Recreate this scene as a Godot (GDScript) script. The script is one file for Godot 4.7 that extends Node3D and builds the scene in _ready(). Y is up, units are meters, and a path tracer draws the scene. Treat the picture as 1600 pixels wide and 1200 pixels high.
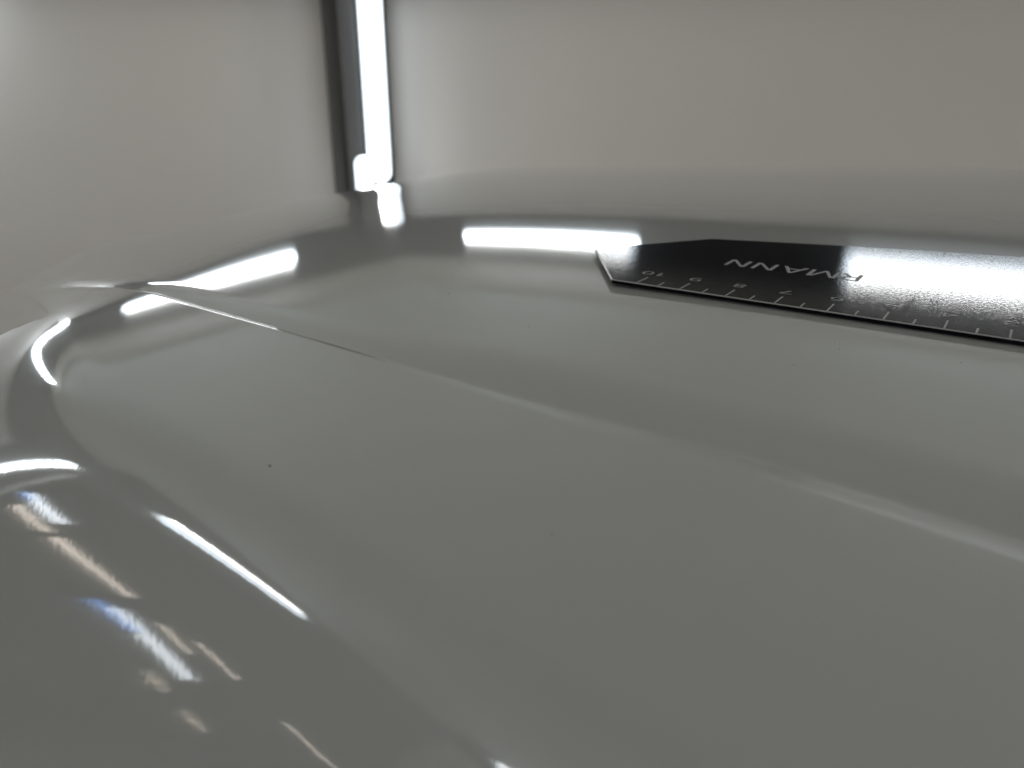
extends Node3D
# A grey lacquered car body panel under white light tubes, a black scale resting on it.
# The hood plane is y = HOOD; the camera hovers 4 cm above it.

const HOOD := 0.92
const CEIL := 1.75          # ceiling above the hood plane
# plan of the light booth, metres, seen from above (x right, z towards the camera)
var corner: Array[Vector2] = [Vector2(-0.533, -3.054), Vector2(-1.792, -2.466), Vector2(-2.895, -1.055), Vector2(-3.04, 0.645), Vector2(-1.84, 2.72), Vector2(2.6, 2.8), Vector2(3.18, -1.08)]
var used := {}

# ------------------------------------------------------------------ helpers
func numbered(called: String) -> String:
	var n: int = used.get(called, 0)
	used[called] = n + 1
	return called if n == 0 else "%s_%03d" % [called, n]

func tag(o: Node, label: String, category: String, group := "", kind := "") -> void:
	if label: o.set_meta("label", label)
	if category: o.set_meta("category", category)
	if group: o.set_meta("group", group)
	if kind: o.set_meta("kind", kind)

func thing(called: String, at: Vector3) -> Node3D:
	var o := Node3D.new()
	o.name = numbered(called)
	o.position = at
	add_child(o, true)
	return o

func part(called: String, mesh: Mesh, m: Material, parent: Node3D, xf := Transform3D()) -> MeshInstance3D:
	var o := MeshInstance3D.new()
	o.name = called
	o.mesh = mesh
	o.material_override = m
	o.transform = xf
	o.cast_shadow = GeometryInstance3D.SHADOW_CASTING_SETTING_ON
	parent.add_child(o, true)
	return o

func mat(lin: Color, rough: float, metal := 0.0, spec := 0.5) -> StandardMaterial3D:
	var m := StandardMaterial3D.new()
	m.albedo_color = lin.linear_to_srgb()
	m.roughness = rough
	m.metallic = metal
	m.metallic_specular = spec
	return m

func glow(lin: Color, energy: float) -> StandardMaterial3D:
	var m := mat(Color(0.8, 0.8, 0.8), 0.4)
	m.emission_enabled = true
	m.emission = lin.linear_to_srgb()
	m.emission_energy_multiplier = energy
	return m

func bar(size: Vector3, b := 0.004) -> ArrayMesh:
	# a box with chamfered edges, centred
	var st := SurfaceTool.new()
	st.begin(Mesh.PRIMITIVE_TRIANGLES)
	var h := size / 2.0
	b = minf(b, minf(h.x, minf(h.y, h.z)) * 0.6)
	var pts := []
	for sx in [-1.0, 1.0]:
		for sy in [-1.0, 1.0]:
			for sz in [-1.0, 1.0]:
				pts.append(Vector3(sx * (h.x - b), sy * h.y, sz * (h.z - b)))
				pts.append(Vector3(sx * h.x, sy * (h.y - b), sz * (h.z - b)))
				pts.append(Vector3(sx * (h.x - b), sy * (h.y - b), sz * h.z))
	hull(st, pts)
	return st.commit()

func hull(st: SurfaceTool, pts: Array) -> void:
	var shape := ConvexPolygonShape3D.new()
	var a := PackedVector3Array(pts)
	# chamfered box hull: 6 faces, 12 edge strips, 8 corners, by sorting per direction
	var dirs: Array[Vector3] = []
	for x in [-1, 0, 1]:
		for y in [-1, 0, 1]:
			for z in [-1, 0, 1]:
				if x or y or z: dirs.append(Vector3(x, y, z))
	for d in dirs:
		var face: Array[Vector3] = []
		for i in range(0, 24):
			var c := i / 3
			var s := Vector3(1 if c & 4 else -1, 1 if c & 2 else -1, 1 if c & 1 else -1)
			if (d.x and d.x != s.x) or (d.y and d.y != s.y) or (d.z and d.z != s.z): continue
			var k := i % 3                  # 0: on y face, 1: on x face, 2: on z face
			if (k == 0 and not d.y) or (k == 1 and not d.x) or (k == 2 and not d.z): continue
			face.append(a[i])
		if face.size() < 3: continue
		var mid := Vector3.ZERO
		for p in face: mid += p
		mid /= face.size()
		var n := d.normalized()
		var u := (face[0] - mid).normalized()
		u = (u - n * u.dot(n)).normalized()
		var v := n.cross(u)
		face.sort_custom(func(p, q): return atan2((p - mid).dot(v), (p - mid).dot(u)) > atan2((q - mid).dot(v), (q - mid).dot(u)))
		var fn := (face[2] - face[0]).cross(face[1] - face[0]).normalized()
		for i in range(1, face.size() - 1):
			for p in [face[0], face[i], face[i + 1]]:
				st.set_normal(fn)
				st.add_vertex(p)

func capsule(length: float, r: float) -> CapsuleMesh:
	var c := CapsuleMesh.new()
	c.radius = r
	c.height = length
	c.radial_segments = 32
	c.rings = 10
	return c

func aim(a: Vector3, b: Vector3, out: Vector3) -> Transform3D:
	# local y along a-b, local z towards out
	var y := (b - a).normalized()
	var z := (out - y * out.dot(y)).normalized()
	return Transform3D(Basis(y.cross(z), y, z), (a + b) / 2.0)

func wall_point(i: int, along: float, y: float, off := 0.0) -> Vector3:
	# along the wall from corner i towards corner i + 1, y above the hood plane, off = distance into the room
	var a := corner[i]
	var e := (corner[(i + 1) % 7] - a).normalized()
	var p := a + e * along + Vector2(-e.y, e.x) * wall_side() * off
	return Vector3(p.x, HOOD + y, p.y)

func wall_side() -> float:
	return -1.0

func wall_in(i: int) -> Vector3:
	var e := (corner[(i + 1) % 7] - corner[i]).normalized()
	var n := Vector2(-e.y, e.x) * wall_side()
	return Vector3(n.x, 0, n.y)

# ------------------------------------------------------------------ the panel's shape (centimetres)
func softplus(x: float, k: float) -> float:
	return x if x > 30.0 * k else k * log(1.0 + exp(x / k))

func smooth(a: float, b: float, x: float) -> float:
	var t := clampf((x - a) / (b - a), 0.0, 1.0)
	return t * t * (3.0 - 2.0 * t)

func crease_z(x: float) -> float:
	var q := clampf(x, -8.5, 5.0)
	return -10.202 + 0.8274 * q + 0.004134 * q * q + 0.000984 * q * q * q + (0.80 if x < q else 0.93) * (x - q) - 0.33 * smooth(-1.0, 4.5, x)

func edge_distance(x: float, z: float) -> float:
	var d1 := -0.70 * (x + 1.95) + 0.72 * (z + 6.95)
	var d2 := -0.89 * (x + 7.3) + 0.46 * (z + 11.27)
	var m := maxf(d1, d2)
	return m + 0.5 * log(exp((d1 - m) / 0.5) + exp((d2 - m) / 0.5))

func body_height(x: float, z: float) -> float:
	var far := softplus(-(z + 22.6), 0.6)
	var h := -0.0012 * far * far
	var l := softplus(6.0 - x, 2.0)
	h -= 0.0026 * l * l
	var q3 := softplus(-0.98 * (x + 8.9) - 0.20 * (z + 16.6), 0.5) / 1.6
	h -= 0.09 * 1.6 * (q3 - log(2.0) + log(1.0 + exp(-2.0 * q3)))
	var d := edge_distance(x, z)
	var q := softplus(d, 0.12)
	var q2 := softplus(d - 2.6, 0.5)
	var a := 0.34 + 2.2 * clampf((z + 16.5) / 14.0, 0.0, 1.1)
	var w := lerpf(1.1, 0.95, smooth(-14.0, -7.0, z))
	h -= a * (w * (q / w - log(2.0) + log(1.0 + exp(-2.0 * q / w))) - 0.035 * minf(q, 4.0) * minf(q, 4.0) + 0.11 * q2 * q2)
	var e := softplus(-(z + 66.0), 0.5)
	h -= 0.5 * e * e
	e = softplus(x - 34.0, 0.5)
	h -= 0.5 * e * e
	e = softplus(z - 16.0, 0.5)
	h -= 0.5 * e * e
	return h

func body_slope(x: float, z: float) -> Vector2:
	var e := 0.01
	return Vector2(body_height(x + e, z) - body_height(x - e, z), body_height(x, z + e) - body_height(x, z - e)) / (2.0 * e)

func crease_slope(x: float, s: float) -> float:
	# slope across the crease, s = distance from it towards the camera
	var r := 0.085 + 0.32 * smooth(-4.0, 4.5, x)
	var w := 0.9 + smooth(-6.0, 2.0, x)
	var fade := smooth(-16.5, -13.0, x)
	var t1 := 0.15 + 0.11 * smooth(-6.0, 2.0, x)
	var t2 := 0.155 - 0.08 * smooth(-3.3, -1.7, x) + 0.055 * smooth(-1.0, 4.0, x)
	var v := 0.0
	if s < -r:
		var t := clampf((s + w) / (w - r), 0.0, 1.0)
		v = -t1 * t * t * (3.0 - 2.0 * t)
	elif s < 0.0:
		v = -t1 + (t1 + t2) * smooth(-r, -r * 0.35, s)
	else:
		var k := smooth(-1.0, 4.5, x)
		v = t2 * (1.0 - smooth(r * 0.4 * k, r * (0.9 + 0.5 * k), s))
	return v * fade

func make_panel_mesh() -> ArrayMesh:
	var xs: Array[float] = []
	var x := -46.0
	while x < 48.0:
		xs.append(x)
		x += 0.10 if x > -13.0 and x < 14.0 else 0.6
	var ss: Array[float] = []
	var s := -92.0
	while s < 52.0:
		ss.append(s)
		var k := absf(s)
		x = 0.025 if k < 0.75 else (0.1 if s > -14.0 and s < 12.0 else (0.3 if s > -30.0 and s < 20.0 else 0.8))
		s += x
	var nx := xs.size()
	var ns := ss.size()
	var vs := PackedVector3Array()
	var nn := PackedVector3Array()
	var uv := PackedVector2Array()
	vs.resize(nx * ns)
	nn.resize(nx * ns)
	uv.resize(nx * ns)
	for i in nx:
		var zc := crease_z(xs[i])
		var tilt := (crease_z(xs[i] + 0.05) - crease_z(xs[i] - 0.05)) / 0.1
		var c := 1.0 / sqrt(1.0 + tilt * tilt)
		var drop := 0.0
		var before := 0.0
		for j in ns:
			var z := zc + ss[j]
			var p := 0.0
			if absf(ss[j]) < 4.0: p = crease_slope(xs[i], ss[j] * c)
			if j > 0: drop += (p + before) / 2.0 * (ss[j] - ss[j - 1]) * c
			before = p
			var h := body_height(xs[i], z) + drop
			var g := body_slope(xs[i], z) + Vector2(-tilt * c, c) * p
			h = maxf(h, -91.5)
			vs[i * ns + j] = Vector3(xs[i] * 0.01, h * 0.01, z * 0.01)
			nn[i * ns + j] = Vector3(-g.x, 1.0, -g.y).normalized()
			uv[i * ns + j] = Vector2(xs[i], z) / 4.0
	var ix := PackedInt32Array()
	for i in nx - 1:
		for j in ns - 1:
			var a := i * ns + j
			var b := a + ns
			if vs[a].y < -0.914 and vs[a + 1].y < -0.914 and vs[b].y < -0.914 and vs[b + 1].y < -0.914: continue
			ix.append_array([a, b, a + 1, b, b + 1, a + 1])
	var arr := []
	arr.resize(Mesh.ARRAY_MAX)
	arr[Mesh.ARRAY_VERTEX] = vs
	arr[Mesh.ARRAY_NORMAL] = nn
	arr[Mesh.ARRAY_TEX_UV] = uv
	arr[Mesh.ARRAY_INDEX] = ix
	var am := ArrayMesh.new()
	am.add_surface_from_arrays(Mesh.PRIMITIVE_TRIANGLES, arr)
	return am

# ------------------------------------------------------------------ lights of the booth
var m_backing: StandardMaterial3D
var m_profile: StandardMaterial3D
var m_tube: StandardMaterial3D
var m_warm: StandardMaterial3D
var m_upright: StandardMaterial3D
var tube_radiance := 11.0

func light_tube(a: Vector3, b: Vector3, out: Vector3, r: float, label: String) -> Node3D:
	# a glowing round-ended diffuser on an aluminium profile; a and b are the ends of the diffuser
	var xf := aim(a, b, out)
	var length := a.distance_to(b)
	var t := thing("light_tube", xf.origin - Vector3(0, 0, 0))
	t.basis = xf.basis
	tag(t, label, "light tube", "white light tubes round the booth")
	part("diffuser", capsule(length, r), m_tube, t)
	part("profile", bar(Vector3(r * 1.1, length * 0.98, r * 0.8), 0.003), m_profile, t, Transform3D(Basis(), Vector3(0, 0, -r * 1.35)))
	for k in [-1.0, 1.0]:
		part("bracket", bar(Vector3(r * 0.8, 0.03, r * 0.9), 0.003), m_backing, t, Transform3D(Basis(), Vector3(0, k * length * 0.3, -r * 2.2)))
	var l := AreaLight3D.new()
	l.name = "light"
	l.area_size = Vector2(r * 1.2, length - r * 1.6)
	l.area_normalize_energy = false
	l.light_energy = tube_radiance / PI
	l.light_color = Color(1.0, 0.985, 0.965)
	l.shadow_enabled = true
	l.area_range = 9.0
	l.area_attenuation = 2.0
	l.transform = Transform3D(Basis(Vector3.UP, PI), Vector3(0, 0, r + 0.004))
	t.add_child(l, true)
	return t

func bent_tube(pts: Array, r: float, label: String) -> void:
	var c := Curve3D.new()
	for k in pts.size():
		var t: Vector3 = (pts[mini(k + 1, pts.size() - 1)] - pts[maxi(k - 1, 0)]) / 6.0
		c.add_point(pts[k], -t, t)
	var length := c.get_baked_length()
	var mid := c.sample_baked(length / 2.0)
	var t := thing("light_tube", mid)
	tag(t, label, "light tube", "white light tubes round the booth")
	var facing := (Vector3(0, HOOD, 0) - mid).normalized()
	part("diffuser", sweep(c, mid, r, 0.0, length), m_tube, t)
	part("profile", sweep(c, mid - facing * r * -1.3, r * 0.6, 0.02, length - 0.02), m_profile, t, Transform3D(Basis(), -facing * r * 2.6))
	var n := 4
	for k in n:
		var a := c.sample_baked(length * (k + 0.08) / n)
		var b := c.sample_baked(length * (k + 0.92) / n)
		var l := AreaLight3D.new()
		l.name = "light"
		l.area_size = Vector2(r * 1.2, a.distance_to(b))
		l.area_normalize_energy = false
		l.light_energy = tube_radiance / PI
		l.light_color = Color(1.0, 0.985, 0.965)
		l.shadow_enabled = true
		l.area_range = 9.0
		l.area_attenuation = 2.0
		var xf := aim(a, b, facing)
		l.transform = Transform3D(xf.basis * Basis(Vector3.UP, PI), xf.origin + xf.basis.z * (r + 0.006) - mid)
		t.add_child(l, true)

func sweep(c: Curve3D, origin: Vector3, r: float, from: float, to: float) -> ArrayMesh:
	# a round tube with domed ends along a curve
	var st := SurfaceTool.new()
	st.begin(Mesh.PRIMITIVE_TRIANGLES)
	var rows := 60
	var seg := 20
	for j in rows + 1:
		var d := lerpf(from, to, float(j) / rows)
		var p := c.sample_baked(d, true)
		var y := (c.sample_baked(minf(d + 0.01, to), true) - c.sample_baked(maxf(d - 0.01, from), true)).normalized()
		var x := y.cross(Vector3.UP).normalized()
		var z := x.cross(y)
		var e := minf(d - from, to - d)
		var rr := r * sqrt(maxf(0.0, 1.0 - pow(maxf(0.0, 1.0 - e / r), 2.0)))
		for i in seg:
			var a := TAU * i / seg
			st.add_vertex(p - origin + (x * cos(a) + z * sin(a)) * maxf(rr, 0.0005))
	for j in rows:
		for i in seg:
			var a := j * seg + i
			var b := j * seg + (i + 1) % seg
			for q in [a, a + seg, b, b, a + seg, b + seg]: st.add_index(q)
	st.set_smooth_group(0)
	st.generate_normals()
	return st.commit()

func wall_tube(i: int, from: float, to: float, y0: float, y1: float, label: String, r := 0.033, off := 0.085) -> Node3D:
	return light_tube(wall_point(i, from, y0, off), wall_point(i, to, y1, off), wall_in(i) + Vector3(0, 0.45, 0), r, label)

func wall_box(called: String, i: int, y0: float, y1: float, m: Material, label: String, from := 0.0, to := -1.0, thick := 0.06, off := 0.0) -> Node3D:
	if to < 0.0: to = corner[i].distance_to(corner[(i + 1) % 7])
	var a := wall_point(i, from, (y0 + y1) / 2.0, off - thick / 2.0)
	var b := wall_point(i, to, (y0 + y1) / 2.0, off - thick / 2.0)
	var o := MeshInstance3D.new()
	o.name = numbered(called)
	var e := (b - a).normalized()
	o.mesh = bar(Vector3(a.distance_to(b), y1 - y0, thick), 0.002)
	o.material_override = m
	o.transform = Transform3D(Basis(e, Vector3.UP, e.cross(Vector3.UP)), (a + b) / 2.0)
	add_child(o, true)
	if label: tag(o, label, "")
	return o

func booth_radius(az: float) -> float:
	var d := Vector2(sin(az), -cos(az))
	var best := 9.0
	for i in 7:
		var a := corner[i]
		var e := corner[(i + 1) % 7] - a
		var den := d.x * e.y - d.y * e.x
		if absf(den) < 1e-6: continue
		var t := (a.x * e.y - a.y * e.x) / den
		var u := (a.x * d.y - a.y * d.x) / den
		if t > 0.0 and u >= -0.001 and u <= 1.001: best = minf(best, t)
	return best

func vault_mesh() -> ArrayMesh:
	# a smooth white vault from the tops of the walls to the crown, without corners
	var n := 180
	var rows := 40
	var rad: Array[float] = []
	for i in n: rad.append(booth_radius(TAU * i / n))
	var soft: Array[float] = rad.duplicate()
	for k in 120:
		var nxt: Array[float] = []
		for i in n: nxt.append((soft[(i + n - 1) % n] + soft[i] + soft[(i + 1) % n]) / 3.0)
		soft = nxt
	var st := SurfaceTool.new()
	st.begin(Mesh.PRIMITIVE_TRIANGLES)
	for j in rows + 1:
		var t := float(j) / rows
		var k := pow(cos(t * PI / 2.0), 0.7) if j < rows else 0.0
		var y := HOOD + 0.62 + (CEIL - 0.62) * pow(sin(t * PI / 2.0), 0.9)
		for i in n:
			var r := lerpf(rad[i] + 0.02, soft[i] + 0.02, smooth(0.0, 0.35, t)) * k
			var az := TAU * i / n
			st.add_vertex(Vector3(sin(az) * r, y, -cos(az) * r))
	for j in rows:
		for i in n:
			var a := j * n + i
			var b := j * n + (i + 1) % n
			for q in [a, b, a + n, b, b + n, a + n]: st.add_index(q)
	st.set_smooth_group(0)
	st.generate_normals()
	return st.commit()

func noise_tex(size: int, freq: float, seed_: int, oct := 3, normal := false, bump := 4.0, ramp: Gradient = null) -> NoiseTexture2D:
	var n := FastNoiseLite.new()
	n.seed = seed_
	n.noise_type = FastNoiseLite.TYPE_SIMPLEX_SMOOTH
	n.frequency = freq
	n.fractal_octaves = oct
	var t := NoiseTexture2D.new()
	t.width = size
	t.height = size
	t.seamless = true
	t.noise = n
	t.as_normal_map = normal
	t.bump_strength = bump
	if ramp: t.color_ramp = ramp
	return t

func _ready() -> void:
	# ---- camera, environment, exposure
	var cam := Camera3D.new()
	cam.name = "camera"
	cam.keep_aspect = Camera3D.KEEP_HEIGHT
	cam.position = Vector3(0, HOOD + 0.04, 0)
	cam.rotation_degrees = Vector3(-21.5, 0, 0)
	var ca := CameraAttributesPhysical.new()
	ca.frustum_focal_length = 23.54
	ca.frustum_near = 0.005
	ca.frustum_far = 60.0
	ca.frustum_focus_distance = 0.135
	ca.exposure_aperture = 22.0
	cam.fov = 54.02
	cam.near = 0.005
	cam.far = 60.0
	cam.attributes = ca
	add_child(cam)
	cam.current = true
	var we := WorldEnvironment.new()
	we.name = "environment"
	var env := Environment.new()
	env.background_mode = Environment.BG_COLOR
	env.background_color = Color(0.02, 0.02, 0.02)
	env.tonemap_mode = Environment.TONE_MAPPER_LINEAR
	env.tonemap_exposure = 1.93
	env.sdfgi_enabled = true
	env.ssao_enabled = true
	env.ssil_enabled = true
	we.environment = env
	add_child(we)

	# ---- materials
	m_backing = mat(Color(0.06, 0.058, 0.055), 0.6)
	m_profile = mat(Color(0.35, 0.34, 0.33), 0.45, 0.6)
	m_tube = glow(Color(0.80, 0.91, 1.0), 5.5)
	m_upright = glow(Color(0.80, 0.91, 1.0), 1.1)
	m_warm = glow(Color(1.0, 0.88, 0.76), 5.0)
	var m_wall := mat(Color(0.66, 0.615, 0.57), 0.8)
	var m_ceiling := mat(Color(0.74, 0.73, 0.69), 0.9)
	var m_floor := mat(Color(0.30, 0.29, 0.27), 0.6)
	var m_shop := mat(Color(0.20, 0.145, 0.10), 0.9)

	# ---- the booth
	var names := ["far left", "left corner", "upper left", "near left", "rear", "right rear", "far right"]
	for i in 7:
		if i == 2:
			wall_box("wall", i, 0.40, 0.66, m_wall, "")
			wall_box("wall", i, -HOOD, CEIL, m_wall, "", 0.0, 0.05)
		else:
			wall_box("wall", i, -HOOD, 0.66, m_wall, "")
	for o in get_children():
		if String(o.name).begins_with("wall"): o.set_meta("kind", "structure")
	var slab := MeshInstance3D.new()
	slab.name = "ceiling"
	slab.mesh = vault_mesh()
	slab.material_override = m_ceiling
	slab.set_meta("kind", "structure")
	add_child(slab)
	var lid := MeshInstance3D.new()
	lid.name = "workshop_ceiling"
	lid.mesh = bar(Vector3(3.4, 0.1, 6.0), 0.002)
	lid.material_override = m_shop
	lid.position = Vector3(-4.6, HOOD + 1.2, -0.2)
	lid.set_meta("kind", "structure")
	add_child(lid)
	slab = MeshInstance3D.new()
	slab.name = "floor"
	slab.mesh = bar(Vector3(12, 0.1, 12), 0.002)
	slab.material_override = m_floor
	slab.position = Vector3(-2, -0.05, 0)
	slab.set_meta("kind", "structure")
	add_child(slab)

	# dark mounting rails behind the tubes
	var rails := [[0, 0.455, 0.105], [1, 0.42, 0.15], [2, 0.55, 0.17], [3, 0.72, 0.12], [4, 0.50, 0.115], [5, 0.50, 0.115], [6, 0.445, 0.105]]
	for k in rails:
		var o := wall_box("mounting_rail", k[0], k[1] - k[2], k[1] + k[2], m_backing, "dark flat mounting rail behind the light tubes on the %s wall" % names[k[0]], 0.0, -1.0, 0.02, 0.021)
		tag(o, "", "mounting rail", "dark mounting rails")
		if k[0] == 0 or k[0] == 6:
			var w: float = corner[k[0]].distance_to(corner[(k[0] + 1) % 7])
			part("added_shade_lip", bar(Vector3(w - 0.16, 0.012, 0.07), 0.002), m_backing, o, Transform3D(Basis(), Vector3(0, -k[2] + 0.012, -0.045)))  # added lip, only there to keep tube light off the wall below
	# corner rail of the upright tube seen straight on
	var l0 := corner[6].distance_to(corner[0])
	var m_post := mat(Color(0.13, 0.125, 0.12), 0.6)
	var up := wall_box("mounting_rail", 0, -HOOD + 0.002, 0.38, m_post, "dark upright corner rail left of the upright tube", 0.0, 0.165, 0.02, 0.024)
	tag(up, "", "mounting rail", "dark mounting rails")
	up = wall_box("mounting_rail", 6, -HOOD + 0.002, 0.34, m_backing, "dark upright corner rail right of the upright tube", l0 - 0.09, l0, 0.02, 0.024)
	tag(up, "", "mounting rail", "dark mounting rails")
	up = wall_box("mounting_rail", 1, -HOOD + 0.002, 0.28, m_backing, "dark upright rail behind the short upright tube by the workshop opening", 1.5, 1.79, 0.02, 0.024)
	tag(up, "", "mounting rail", "dark mounting rails")

	# ---- tubes: far right wall
	wall_tube(6, l0 - 0.41, l0 - 1.11, 0.445, 0.445, "white light tube on the far right wall, next to the upright tube", 0.023)
	wall_tube(6, 2.47, 1.45, 0.445, 0.445, "white light tube that glares on the black scale")
	wall_tube(6, 1.05, 0.15, 0.445, 0.445, "white light tube at the right end of the far right wall")
	# far left wall
	wall_tube(0, 0.41, 1.05, 0.445, 0.445, "white light tube on the far left wall over the crease tip", 0.026)
	# left corner wall
	bent_tube([wall_point(0, 1.26, 0.34, 0.085), wall_point(1, 0.03, 0.36, 0.12), wall_point(1, 0.16, 0.34, 0.09), wall_point(1, 0.38, 0.32, 0.085), wall_point(1, 0.58, 0.41, 0.085), wall_point(1, 0.80, 0.57, 0.085)], 0.042, "bent white light tube curving round the left corner of the booth")
	wall_tube(1, 1.72, 1.60, 0.42, 0.08, "short upright white light tube beside the workshop opening")
	# upper left and near left
	wall_tube(2, 0.33, 0.95, 0.49, 0.62, "slanting white light tube above the workshop opening", 0.05)
	wall_tube(3, 0.21, 0.9, 0.74, 0.78, "white light tube on the near left wall", 0.05)
	wall_tube(4, 0.8, 1.9, 0.50, 0.50, "white light tube at the left of the rear wall")
	wall_tube(4, 2.6, 3.7, 0.50, 0.50, "white light tube at the right of the rear wall")
	wall_tube(5, 0.9, 2.1, 0.50, 0.50, "white light tube on the right rear wall")
	# the upright tube in the corner, seen directly
	var dirv := Vector3(sin(deg_to_rad(-9.62)), 0, -cos(deg_to_rad(-9.62)))
	var base := dirv * 2.93
	var upright := light_tube(base + Vector3(0, HOOD + 0.37, 0), base + Vector3(0, HOOD - 0.292, 0), -dirv.rotated(Vector3.UP, -0.3), 0.042, "tall upright white light tube in the far corner")
	(upright.get_node("diffuser") as MeshInstance3D).material_override = m_upright
	var side := Vector3(-dirv.z, 0, dirv.x)
	var b2 := dirv * 2.87 - side * 0.058
	upright = light_tube(b2 + Vector3(0, HOOD - 0.188, 0), b2 + Vector3(0, HOOD - 0.62, 0), -dirv, 0.031, "lower upright white light tube, only its rounded top showing")
	(upright.get_node("diffuser") as MeshInstance3D).material_override = m_upright
	var pr := thing("corner_profile", dirv * 3.0 - side * 0.085 + Vector3(0, HOOD - 0.26, 0))
	tag(pr, "grey aluminium profile standing left of the tall upright tube", "profile")
	part("profile_body", bar(Vector3(0.06, 1.32, 0.05), 0.004), mat(Color(0.09, 0.083, 0.08), 0.5, 0.0), pr, Transform3D(Basis(side, Vector3.UP, -dirv).orthonormalized(), Vector3.ZERO))

	# ---- the workshop behind the opening, seen only as a reflection
	build_workshop(m_shop)

	# ---- the car panel
	var paint := mat(Color(0.324, 0.322, 0.307), 0.045)
	paint.normal_enabled = true
	paint.normal_texture = noise_tex(1024, 0.022, 7, 3, true, 6.0)
	paint.normal_scale = 0.007
	var panel := thing("car_panel", Vector3(0, HOOD, 0))
	tag(panel, "glossy grey painted car body panel with a sharp crease across it", "car panel")
	part("painted_skin", make_panel_mesh(), paint, panel)
	var rng := RandomNumberGenerator.new()
	rng.seed = 11
	var speck := SphereMesh.new()
	speck.radius = 0.00013
	speck.height = 0.00016
	speck.radial_segments = 8
	speck.rings = 4
	var m_speck := mat(Color(0.05, 0.045, 0.03), 0.8)
	for k in 46:
		var sx := rng.randf_range(-6.0, 9.0)
		var sz := crease_z(sx) + rng.randf_range(-9.0, 6.0)
		if edge_distance(sx, sz) > -0.6 or sz > -4.2: continue
		var dz := sz - crease_z(sx)
		var y := body_height(sx, sz) * 0.01 - (0.00085 if dz > 0.0 else 0.0)
		if absf(dz) < 2.2: continue
		var q := rng.randf_range(0.5, 1.25)
		part("dust_speck", speck, m_speck, panel, Transform3D(Basis().scaled(Vector3(q, q, q * rng.randf_range(0.6, 1.6))), Vector3(sx * 0.01, y, sz * 0.01)))

	part("dust_speck", speck, mat(Color(0.12, 0.09, 0.03), 0.8), panel, Transform3D(Basis().scaled(Vector3(1.5, 0.8, 1.9)), Vector3(-0.0296, -0.0009 + body_height(-2.96, -8.2) * 0.01, -0.082)))
	build_scale()

func shop_point(along: float, y: float, k := 1.4) -> Vector3:
	# a point behind the opening of wall 2, along the line from the panel's left edge
	var o := Vector3(-0.045, HOOD - 0.019, -0.080)
	return o + (wall_point(2, along, y) - o) * k

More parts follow.
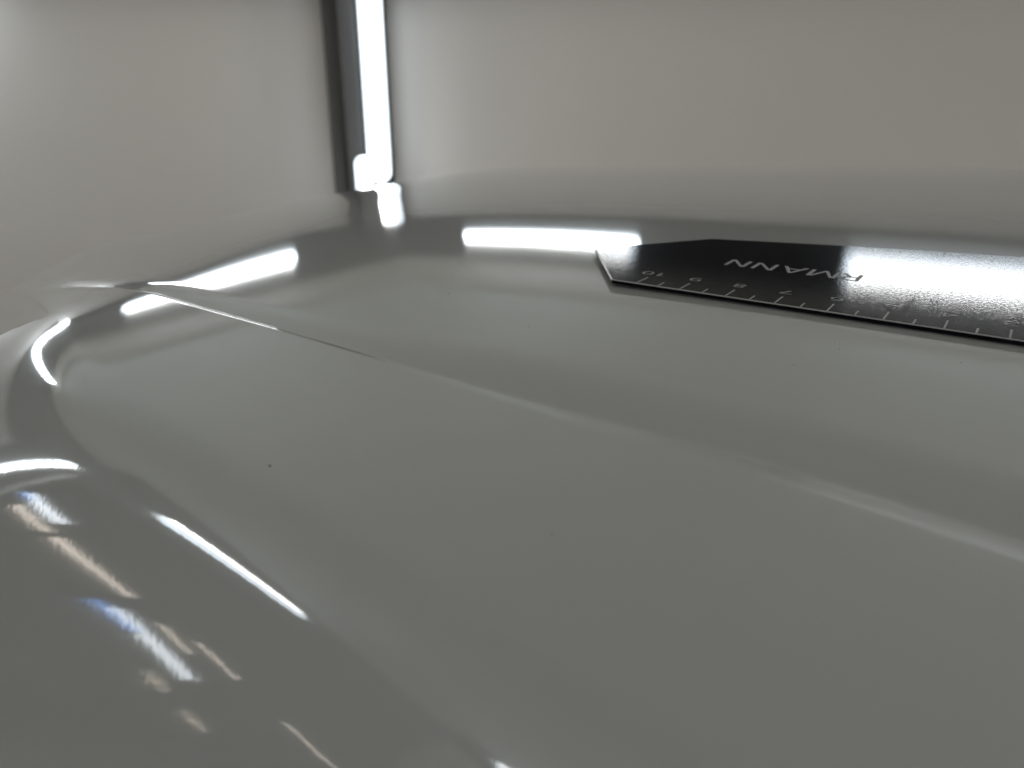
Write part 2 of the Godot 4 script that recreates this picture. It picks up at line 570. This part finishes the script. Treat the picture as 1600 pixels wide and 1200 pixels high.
func build_workshop(m_shop: Material) -> void:
	# a dim room behind the opening
	var e := (corner[3] - corner[2]).normalized()
	var out := -wall_in(2)
	var mid := wall_point(2, 0.85, 0.0)
	var ev := Vector3(e.x, 0, e.y)
	var back := MeshInstance3D.new()
	back.name = "workshop_wall"
	back.mesh = bar(Vector3(5.0, HOOD + CEIL, 0.08), 0.002)
	back.material_override = m_shop
	back.transform = Transform3D(Basis(ev, Vector3.UP, ev.cross(Vector3.UP)), Vector3(mid.x, (HOOD + CEIL) / 2.0, mid.z) + out * 2.2)
	back.set_meta("kind", "structure")
	add_child(back)
	for k in [-1.0, 1.0]:
		var s := MeshInstance3D.new()
		s.name = numbered("workshop_side_wall")
		s.mesh = bar(Vector3(0.08, HOOD + CEIL, 2.0), 0.002)
		s.material_override = m_shop
		s.transform = Transform3D(Basis(ev, Vector3.UP, ev.cross(Vector3.UP)), Vector3(mid.x, (HOOD + CEIL) / 2.0, mid.z) + out * 1.16 + ev * k * 2.3)
		s.set_meta("kind", "structure")
		add_child(s)
	shop_window([0.085, 0.305], [0.175, 0.115], 0.028, 0.3, "small window with one blue pane, upper left of the workshop")
	shop_window([0.63, 1.0], [-0.125, -0.29], 0.035, 0.4, "large slanting window with a blue lower pane in the workshop")
	var lamps := [[0.36, 0.05, 0.66, -0.07, 0.008, "warm lamp between the two workshop windows"], [0.78, -0.12, 0.92, -0.18, 0.006, "short warm lamp above the large workshop window"], [0.90, -0.11, 1.09, -0.17, 0.006, "warm lamp right of the large workshop window"],
		[1.31, -0.23, 1.56, -0.30, 0.006, "warm lamp at the right end of the workshop"], [0.90, -0.33, 0.99, -0.38, 0.003, "tiny warm lamp under the large workshop window"], [1.07, -0.42, 1.17, -0.47, 0.003, "lowest tiny warm lamp in the workshop"], [0.15, 0.11, 0.33, 0.06, 0.006, "dim warm lamp under the small workshop window"]]
	for k in lamps:
		var a := shop_point(k[0], k[1])
		var b := shop_point(k[2], k[3])
		var xf := aim(a, b, -out)
		var t := thing("warm_lamp", xf.origin)
		t.basis = xf.basis
		tag(t, k[5], "lamp", "warm workshop lamps")
		part("diffuser", capsule(a.distance_to(b), k[4]), m_warm, t)
		part("housing", bar(Vector3(k[4] * 1.4, a.distance_to(b) * 0.96, k[4]), 0.001), m_profile, t, Transform3D(Basis(), Vector3(0, 0, -k[4] * 1.2)))
		var l := OmniLight3D.new()
		l.name = "light"
		l.light_color = Color(1.0, 0.9, 0.75)
		l.light_energy = 0.0004
		l.light_size = 0.01
		l.omni_range = 8.0
		l.omni_attenuation = 2.0
		l.shadow_enabled = true
		l.position = Vector3.ZERO
		t.add_child(l, true)
	var boxes := [[0.72, -0.38, 0.02, 0.06], [0.75, -0.42, 0.02, 0.08], [0.82, -0.46, 0.02, 0.05], [0.86, -0.49, 0.04, 0.02]]
	var m_box := mat(Color(0.7, 0.7, 0.68), 0.6)
	for k in boxes:
		var p := shop_point(k[0], k[1], 1.3)
		var t := thing("storage_box", Vector3(p.x, 0, p.z))
		t.basis = Basis(ev, Vector3.UP, ev.cross(Vector3.UP))
		tag(t, ["leftmost pale storage bin on a tall stand in the dim workshop", "tallest pale storage bin on a stand in the dim workshop", "small pale storage bin on a stand in the dim workshop", "flattest pale storage bin on a stand in the dim workshop"][boxes.find(k)], "storage bin", "pale storage bins")
		part("bin", bar(Vector3(k[2], k[3], 0.06), 0.006), m_box, t, Transform3D(Basis(), Vector3(0, p.y, 0)))
		part("stand", bar(Vector3(0.03, p.y - k[3] / 2.0 - 0.002, 0.03), 0.003), m_backing, t, Transform3D(Basis(), Vector3(0, (p.y - k[3] / 2.0) / 2.0, 0)))

func shop_window(al: Array, ys: Array, h: float, blue: float, label: String) -> void:
	var a := shop_point(al[0], ys[0])
	var b := shop_point(al[1], ys[1])
	var x := (b - a).normalized()
	var n := (wall_in(2) - x * wall_in(2).dot(x)).normalized()
	var up := n.cross(x).normalized()
	if up.y < 0.0: up = -up
	n = x.cross(up)
	var w := a.distance_to(b)
	var t := thing("shop_window", (a + b) / 2.0)
	t.basis = Basis(x, up, n)
	tag(t, label, "window")
	var white := glow(Color(0.86, 0.93, 1.0), 4.2)
	var sky := glow(Color(0.18, 0.42, 1.0), 3.6)
	var hh := h * 1.4
	part("pane", bar(Vector3(w * (1.0 - blue * 0.3), hh * 0.62, 0.01), 0.002), white, t, Transform3D(Basis(), Vector3(w * blue * 0.15, hh * 0.19, 0)))
	part("pane", bar(Vector3(w * blue, hh * 0.34, 0.01), 0.002), sky, t, Transform3D(Basis(), Vector3(-w * (0.5 - blue * 0.5), -hh * 0.31, 0)))
	part("pane", bar(Vector3(w * (0.97 - blue), hh * 0.34, 0.01), 0.002), white, t, Transform3D(Basis(), Vector3(w * (0.5 - (0.97 - blue) * 0.5), -hh * 0.31, 0)))
	for k in [-1.0, 1.0]:
		part("frame_bar", bar(Vector3(w + 0.03, 0.014, 0.02), 0.002), m_backing, t, Transform3D(Basis(), Vector3(0, k * (hh / 2.0 + 0.008), 0)))
		part("frame_post", bar(Vector3(0.014, hh, 0.02), 0.002), m_backing, t, Transform3D(Basis(), Vector3(k * (w / 2.0 + 0.008), 0, 0)))

# ------------------------------------------------------------------ the black scale
func build_scale() -> void:
	# local frame: x along the graduated edge (ten towards smaller numbers), z away from it is negative; metres
	var o2 := Vector2(2.654, -15.773) * 0.01
	var dx := Vector3(0.82654, 0, 0.56287)
	var dw := Vector3(0.56287, 0, -0.82654)
	var t := thing("scale", Vector3(o2.x, HOOD, o2.y))
	t.basis = Basis(dx, Vector3.UP, -dw)
	tag(t, "flat black pointed metal scale with white centimetre marks and lettering", "ruler")
	var top := 0.0011
	var pts := [Vector2(-0.58, 0.0), Vector2(-2.5, 2.79), Vector2(-0.46, 5.79), Vector2(2.48, 6.70), Vector2(6.75, 7.75), Vector2(14.0, 9.2), Vector2(14.0, 0.0)]
	var black := mat(Color(0.006, 0.006, 0.008), 0.055, 0.0, 0.095)
	black.normal_enabled = true
	black.normal_texture = noise_tex(1024, 0.02, 3, 3, true, 8.0)
	black.normal_scale = 0.042
	part("blade", blade_mesh(pts, top), black, t)
	var edge := mat(Color(0.28, 0.28, 0.27), 0.35, 0.6)
	part("worn_edge", edge_strip(pts, top), edge, t)
	var white := mat(Color(0.19, 0.186, 0.18), 0.6)
	var y := top + 0.00003
	for k in 12:
		var n := 10 - k
		if n < 1: break
		var x := 0.973 * k * 0.01
		part("scale_mark", bar(Vector3(0.00036, 0.00004, 0.0056), 0.00001), white, t, Transform3D(Basis(), Vector3(x, y, -0.0031)))
		part("scale_mark", bar(Vector3(0.00036, 0.00004, 0.0032), 0.00001), white, t, Transform3D(Basis(), Vector3(x + 0.00487, y, -0.0019)))
		glyph(str(n), 0.0029, Vector3(x - 0.0003, y, -0.0100), "scale_number", white, t, 1.35)
	var word := "NNAMR"
	var lx := [1.16, 1.79, 2.44, 3.10, 3.70]
	for k in word.length():
		glyph(word[k], 0.0066, Vector3(lx[k] * 0.01, y, -0.0314), "letter", white, t, 1.0)

func glyph(s: String, cap: float, at: Vector3, called: String, m: Material, t: Node3D, wide: float) -> void:
	var tm := TextMesh.new()
	var f := SystemFont.new()
	f.font_names = PackedStringArray(["Droid Sans"])
	tm.font = f
	tm.text = s
	tm.font_size = 64
	tm.depth = 0.5
	tm.pixel_size = 1.0
	tm.curve_step = 2.0
	tm.horizontal_alignment = HORIZONTAL_ALIGNMENT_CENTER
	tm.vertical_alignment = VERTICAL_ALIGNMENT_CENTER
	var k := cap / 46.0
	# read from the far side: the text's right is -x, its up is +z
	var b := Basis(Vector3(-k * wide, 0, 0), Vector3(0, 0, k), Vector3(0, 0.00002, 0))
	part(called, tm, m, t, Transform3D(b, at))

func blade_mesh(pts: Array, top: float) -> ArrayMesh:
	var st := SurfaceTool.new()
	st.begin(Mesh.PRIMITIVE_TRIANGLES)
	var poly := PackedVector2Array()
	for p in pts: poly.append(Vector2(p.x, -p.y) * 0.01)
	var tri := Geometry2D.triangulate_polygon(poly)
	var low := 0.00025
	for lvl in [[top, Vector3.UP], [low, Vector3.DOWN]]:
		for k in range(0, tri.size(), 3):
			var v: Array[Vector3] = []
			for j in 3: v.append(Vector3(poly[tri[k + j]].x, lvl[0], poly[tri[k + j]].y))
			var n := (v[2] - v[0]).cross(v[1] - v[0])
			if n.dot(lvl[1]) < 0.0: v = [v[0], v[2], v[1]]
			for p in v:
				st.set_normal(lvl[1])
				st.set_uv(Vector2(p.x, p.z) * 50.0)
				st.add_vertex(p)
	var n_ := poly.size()
	for k in n_:
		var a := poly[k]
		var b := poly[(k + 1) % n_]
		var dir := (b - a).normalized()
		var nn := Vector3(dir.y, 0, -dir.x)
		var mid2 := Vector2(0.05, -0.03)
		if nn.dot(Vector3(a.x - mid2.x, 0, a.y - mid2.y)) < 0.0: nn = -nn
		var q := [Vector3(a.x, top, a.y), Vector3(b.x, top, b.y), Vector3(b.x, low, b.y), Vector3(a.x, low, a.y)]
		var order := [0, 1, 2, 0, 2, 3]
		if (q[2] - q[0]).cross(q[1] - q[0]).dot(nn) < 0.0: order = [0, 2, 1, 0, 3, 2]
		for j in order:
			st.set_normal(nn)
			st.set_uv(Vector2(q[j].x + q[j].y * 0.3, q[j].z) * 50.0)
			st.add_vertex(q[j])
	return st.commit()

func edge_strip(pts: Array, top: float) -> ArrayMesh:
	# the bare, worn arris along the graduated edge and the tip
	var st := SurfaceTool.new()
	st.begin(Mesh.PRIMITIVE_TRIANGLES)
	var line: Array[Vector2] = [pts[6], pts[0], pts[1]]
	for k in 2:
		var a := Vector3(line[k].x, 0, -line[k].y) * 0.01
		var b := Vector3(line[k + 1].x, 0, -line[k + 1].y) * 0.01
		var d := (b - a).normalized()
		var out := Vector3(-d.z, 0, d.x)
		if out.dot(a - Vector3(0.05, 0, -0.03)) < 0.0: out = -out
		var w := 0.00022
		var rows := [[-w, top + 0.00002], [w * 0.3, top + 0.00001], [w * 0.75, top - 0.00016]]
		for j in 2:
			var q := [a + out * rows[j][0] + Vector3.UP * rows[j][1], b + out * rows[j][0] + Vector3.UP * rows[j][1], b + out * rows[j + 1][0] + Vector3.UP * rows[j + 1][1], a + out * rows[j + 1][0] + Vector3.UP * rows[j + 1][1]]
			var n: Vector3 = (Vector3.UP + out * (0.3 if j == 0 else 1.6)).normalized()
			var order := [0, 1, 2, 0, 2, 3]
			if (q[2] - q[0]).cross(q[1] - q[0]).dot(n) < 0.0: order = [0, 2, 1, 0, 3, 2]
			for i in order:
				st.set_normal(n)
				st.add_vertex(q[i])
	return st.commit()
